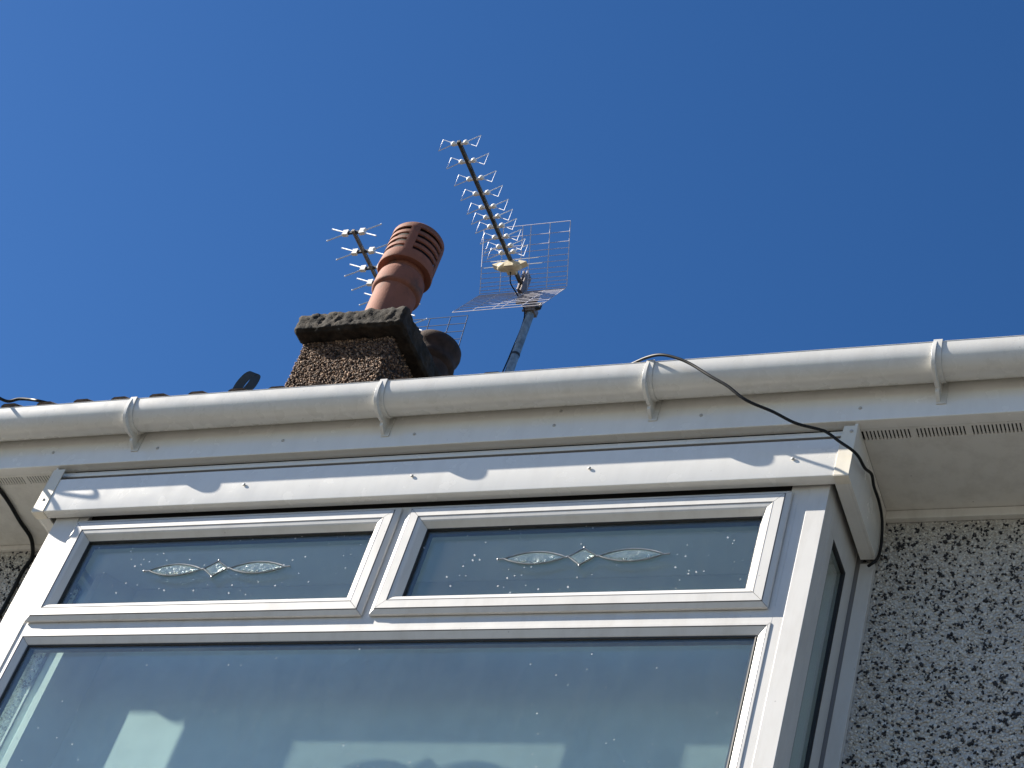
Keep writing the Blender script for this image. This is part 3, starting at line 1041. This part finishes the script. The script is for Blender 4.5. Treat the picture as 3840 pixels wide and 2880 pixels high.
AX, AZ = -2.245, 10.50
ant = thing('tv_antenna', 'long boom television aerial with bow-tie directors and wire mesh reflector on a steel mast', 'aerial', (-2.158, 3.5, 9.05))
def ab(mb, name, m, parent=None, **k):
    o = mb.build(name, m, parent if parent is not None else ant, **k)
    if parent is None:
        o.matrix_parent_inverse = Matrix.Translation(-ant.location)
    return o
mast = ab(MB().tube([(-2.158, 3.5, 8.3), (-2.158, 3.5, 10.38)], 0.0265, 20), 'mast', GALV, smooth=True)
MB().lathe([(0.0265, 9.93), (0.0285, 9.932), (0.0285, 9.948), (0.0265, 9.95)], -2.158, 3.5, 20).build('cable_tie', PLK, mast)
boom = ab(MB().box(AX - 0.0105, AX + 0.0105, 2.305, 3.44, AZ - 0.0115, AZ + 0.0095), 'boom', ALUD, bevel=0.002)
def director(hw, hh, hub=0.040):
    ws = []
    for s in (-1, 1):
        ws.append(MB().tube([(s * hub, 0, 0.004), (s * hw, 0.0, hh), (s * hw, 0.0, -hh), (s * hub, 0, -0.004)], 0.0029, 5).mesh('director_wire', ALU, True))
    hb_ = MB()
    hb_.box(-hub, hub, -0.006, 0.006, -0.014, 0.0)
    for s in (-1, 1):
        hb_.sphere((s * hub, 0, 0), 0.0165, (1.05, 0.95, 1.0), 10, 7)
    return ws, hb_.mesh('director', PLW, True)
DW, DH = director(0.122, 0.052)
for i, y in enumerate([2.323, 2.457, 2.588, 2.70, 2.806, 2.884, 2.956, 3.042, 3.116, 3.165]):
    o = link('director', DH, ant)
    o.matrix_parent_inverse = Matrix.Translation(-ant.location)
    o.location = (AX, y, AZ + 0.004)
    for w in DW:
        link('director_wire', w, o)
# feed point: cream moulding with a dipole
fd = MB()
for s in (-1, 1):
    fd.sphere((AX - 0.01 + s * 0.028, 3.255, AZ - 0.026), 0.05, (1.15, 0.7, 0.62), 12, 8)
    fd.prism([(AX - 0.01 + s * 0.06, AZ - 0.045), (AX - 0.01 + s * 0.115, AZ - 0.012), (AX - 0.01 + s * 0.06, AZ + 0.006)], 3.235, 3.275, 'y')
fd.box(AX - 0.03, AX + 0.03, 3.22, 3.30, AZ - 0.055, AZ - 0.01)
fd = ab(fd, 'feed_box', PLC, smooth=True)
MB().tube([(AX - 0.19, 3.262, AZ - 0.010), (AX + 0.20, 3.262, AZ - 0.010)], 0.0028, 6).tube([(AX - 0.14, 3.235, AZ + 0.012), (AX + 0.18, 3.235, AZ + 0.012)], 0.0022, 6).build('dipole_rod', ALU, fd)
RX0, RX1 = -2.53, -1.945
rows = [0, .045, .10, .16, .23, .31, .40, .49, .59, .69, .84, 1.0]
cols = [0, .23, .455, .55, .77, 1.0]
up = ab(dish_grid(MB(), RX0, RX1, (3.452, 10.478), (3.245, 10.850), rows, cols), 'reflector_panel', WIREG)
lowp = ab(dish_grid(MB(), RX0, RX1, (3.452, 10.462), (3.257, 10.095), rows, cols), 'reflector_panel', WIREG)
br = MB()
br.box(AX - 0.005, AX + 0.005, 3.40, 3.46, 10.43, 10.60)
br.box(AX + 0.02, AX + 0.028, 3.40, 3.47, 10.42, 10.60)
br.box(-2.26, -2.12, 3.455, 3.475, 10.37, 10.46)
for k in range(5):
    z = 10.30 + k * 0.022
    br.box(-2.20, -2.115, 3.462, 3.474, z, z + 0.007)
br.tube([(-2.215, 3.49, 10.33), (-2.10, 3.49, 10.33)], 0.008, 8)
br.box(-2.192, -2.124, 3.47, 3.53, 10.30, 10.345)
ab(br, 'mast_clamp', simple('clamp_metal', (0.28, 0.25, 0.24), 0.5, 0.5, 0.2, 40), bevel=0.001)
wb = MB().tube([(-2.128, 3.475, 10.31), (-2.06, 3.43, 10.31)], 0.005, 8)
wb.box(-2.10, -2.07, 3.44, 3.46, 10.29, 10.33)
ab(wb, 'wing_nut', PLK)
MB_ = MB().tube(catmull([(AX, 3.27, AZ - 0.06), (AX + 0.004, 3.31, AZ - 0.12), (AX + 0.02, 3.40, AZ - 0.13), (-2.175, 3.475, 10.26), (-2.181, 3.482, 9.94), (-2.188, 3.478, 9.7), (-2.182, 3.480, 9.4), (-2.181, 3.482, 8.6)]), 0.0042, 8)
ab(MB_, 'coaxial_lead', CABLE, smooth=True)

# small aerial behind the chimney
BXc, BZ = -3.750, 11.34
ant2 = thing('tv_antenna', 'small aerial with crossed rods and white clips poking out behind the terracotta chimney pot', 'aerial', (BXc, 4.62, 9.6))
def cb(mb, name, m, parent=None, **k):
    o = mb.build(name, m, parent if parent is not None else ant2, **k)
    if parent is None:
        o.matrix_parent_inverse = Matrix.Translation(-ant2.location)
    return o
cb(MB().tube([(BXc, 4.62, 8.6), (BXc, 4.62, 11.33)], 0.018, 14), 'mast', GALV, smooth=True)
cb(MB().box(BXc - 0.011, BXc + 0.011, 3.52, 4.60, BZ - 0.011, BZ + 0.011), 'boom', ALUB, bevel=0.002)
rods, clips = [], []
for s in (-1, 1):
    e = MB()
    for t in (-1, 1):
        e.tube([(s * 0.058, 0, t * 0.004), (s * 0.186, 0.0, t * 0.060)], [0.0050, 0.0056], 6)
        e.sphere((s * 0.186, 0, t * 0.060), 0.0068, (1, 1, 1), 6, 4)
    rods.append(e.mesh('element_rod', ALU, True))
    clips.append(MB().prism([(s * 0.045, -0.024), (s * 0.086, -0.020), (s * 0.074, 0.0), (s * 0.086, 0.022), (s * 0.045, 0.024)], -0.013, 0.013, 'y').mesh('element_clip', PLW))
EB = MB().box(-0.046, 0.046, -0.008, 0.008, -0.010, 0.010).mesh('element', PLK)
for y in (3.54, 3.71, 3.86, 3.99, 4.13, 4.27, 4.41, 4.53):
    o = link('element', EB, ant2)
    o.matrix_parent_inverse = Matrix.Translation(-ant2.location)
    o.location = (BXc, y, BZ)
    for m_ in rods + clips:
        link(m_.name.split('.')[0], m_, o)
rr2 = [0, .2, .4, .6, .8, 1.0]
cb(dish_grid(MB(), -4.13, -3.38, (4.64, 11.26), (4.60, 11.62), rr2, [0, .2, .4, .6, .82, 1.0], 0.0026), 'reflector_panel', WIRED)
cb(dish_grid(MB(), -4.13, -3.38, (4.64, 11.24), (4.56, 10.95), rr2, [0, .2, .4, .6, .82, 1.0], 0.0026), 'reflector_panel', WIRED)

# ================================================================== CABLES AND STRAP
def cable(name, label, pts, r, m=CABLE, cat='cable', n=8):
    P0 = Vector(pts[-1])
    mb = MB().tube([Vector(p) - P0 for p in catmull(pts, 8)], r, 10)
    o = mb.build(name, m, None, smooth=True)
    o.location = P0
    o['label'] = label
    o['category'] = cat
    return o
cable('cable', 'thin black cable drooping over the gutter and round the right corner of the bay', [
    (0.30, 0.40, 6.34), (0.42, 0.12, 6.06), (0.55, -0.06, 5.885), (0.645, -0.135, 5.815), (0.72, -0.175, 5.800), (0.775, -0.195, 5.785), (0.83, -0.198, 5.762), (0.878, -0.196, 5.734),
    (0.945, -0.196, 5.680), (1.003, -0.19, 5.640), (1.045, -0.18, 5.605), (1.079, -0.17, 5.586), (1.138, -0.15, 5.567), (1.203, -0.13, 5.537),
    (1.268, -0.110, 5.527), (1.289, -0.100, 5.523), (1.325, -0.085, 5.499), (1.356, -0.070, 5.482), (1.367, -0.035, 5.488), (1.366, 0.035, 5.511), (1.366, 0.098, 5.547),
    (1.364, 0.142, 5.541), (1.362, 0.210, 5.548), (1.360, 0.265, 5.538), (1.360, 0.290, 5.505), (1.3605, 0.300, 5.455), (1.360, 0.295, 5.412), (1.352, 0.288, 5.386), (1.335, 0.297, 5.380)], 0.0046)
cable('cable', 'thick black cable running under the left eaves and down the pebbledash beside the bay', [
    (-2.05, 0.45, 6.40), (-1.86, 0.10, 6.02), (-1.80, -0.08, 5.885), (-1.80, -0.16, 5.820), (-1.79, -0.205, 5.780), (-1.78, -0.212, 5.735), (-1.75, -0.16, 5.670), (-1.68, -0.085, 5.620), (-1.655, -0.03, 5.603),
    (-1.652, 0.04, 5.602), (-1.651, 0.105, 5.601), (-1.660, 0.20, 5.601), (-1.661, 0.275, 5.600), (-1.668, 0.318, 5.585), (-1.655, 0.324, 5.540), (-1.664, 0.324, 5.480), (-1.660, 0.324, 5.36), (-1.66, 0.324, 5.0), (-1.66, 0.324, 4.3), (-1.66, 0.324, 3.6)], 0.0072)
cable('cable', 'black cable arching over the roof tiles at the far left end of the gutter', [
    (-1.36, 0.10, 6.015), (-1.45, -0.02, 5.915), (-1.512, -0.12, 5.858), (-1.565, -0.12, 5.872), (-1.621, -0.12, 5.880), (-1.663, -0.125, 5.868), (-1.70, -0.16, 5.872), (-1.725, -0.21, 5.893), (-1.785, -0.25, 5.905), (-1.885, -0.25, 5.915), (-1.965, -0.25, 5.937), (-2.05, -0.24, 5.97), (-2.2, -0.15, 5.99), (-2.4, 0.05, 6.02)], 0.0055)
# strap loop poking over the gutter
st = MB()
path = catmull([(-0.752, -0.098, 5.80), (-0.745, -0.104, 5.880), (-0.731, -0.107, 5.918), (-0.719, -0.105, 5.938), (-0.710, -0.099, 5.945), (-0.705, -0.093, 5.936), (-0.709, -0.090, 5.905), (-0.723, -0.087, 5.865), (-0.733, -0.08, 5.80)], 5)
wd = Vector((0.82, 0.57, 0.0)) * 0.0145
nP = len(path)
vs = []
for i, p in enumerate(path):
    t = (path[min(i + 1, nP - 1)] - path[max(i - 1, 0)]).normalized()
    nn = t.cross(wd).normalized() * 0.0012
    for a in (wd + nn, -wd + nn, -wd - nn, wd - nn):
        vs.append(tuple(p + a - Vector((-0.733, -0.09, 5.80))))
fs = []
for i in range(nP - 1):
    for k in range(4):
        k2 = (k + 1) % 4
        fs.append((i * 4 + k, i * 4 + k2, (i + 1) * 4 + k2, (i + 1) * 4 + k))
fs += [(0, 1, 2, 3), (nP * 4 - 4, nP * 4 - 3, nP * 4 - 2, nP * 4 - 1)]
st.poly(vs, fs)
o = st.build('strap_loop', simple('grey_strap', (0.035, 0.045, 0.055), 0.6), None, smooth=True)
o.location = (-0.733, -0.09, 5.80)
o['label'] = 'flat dark grey strap bent into a loop standing above the gutter left of the chimney'
o['category'] = 'strap'
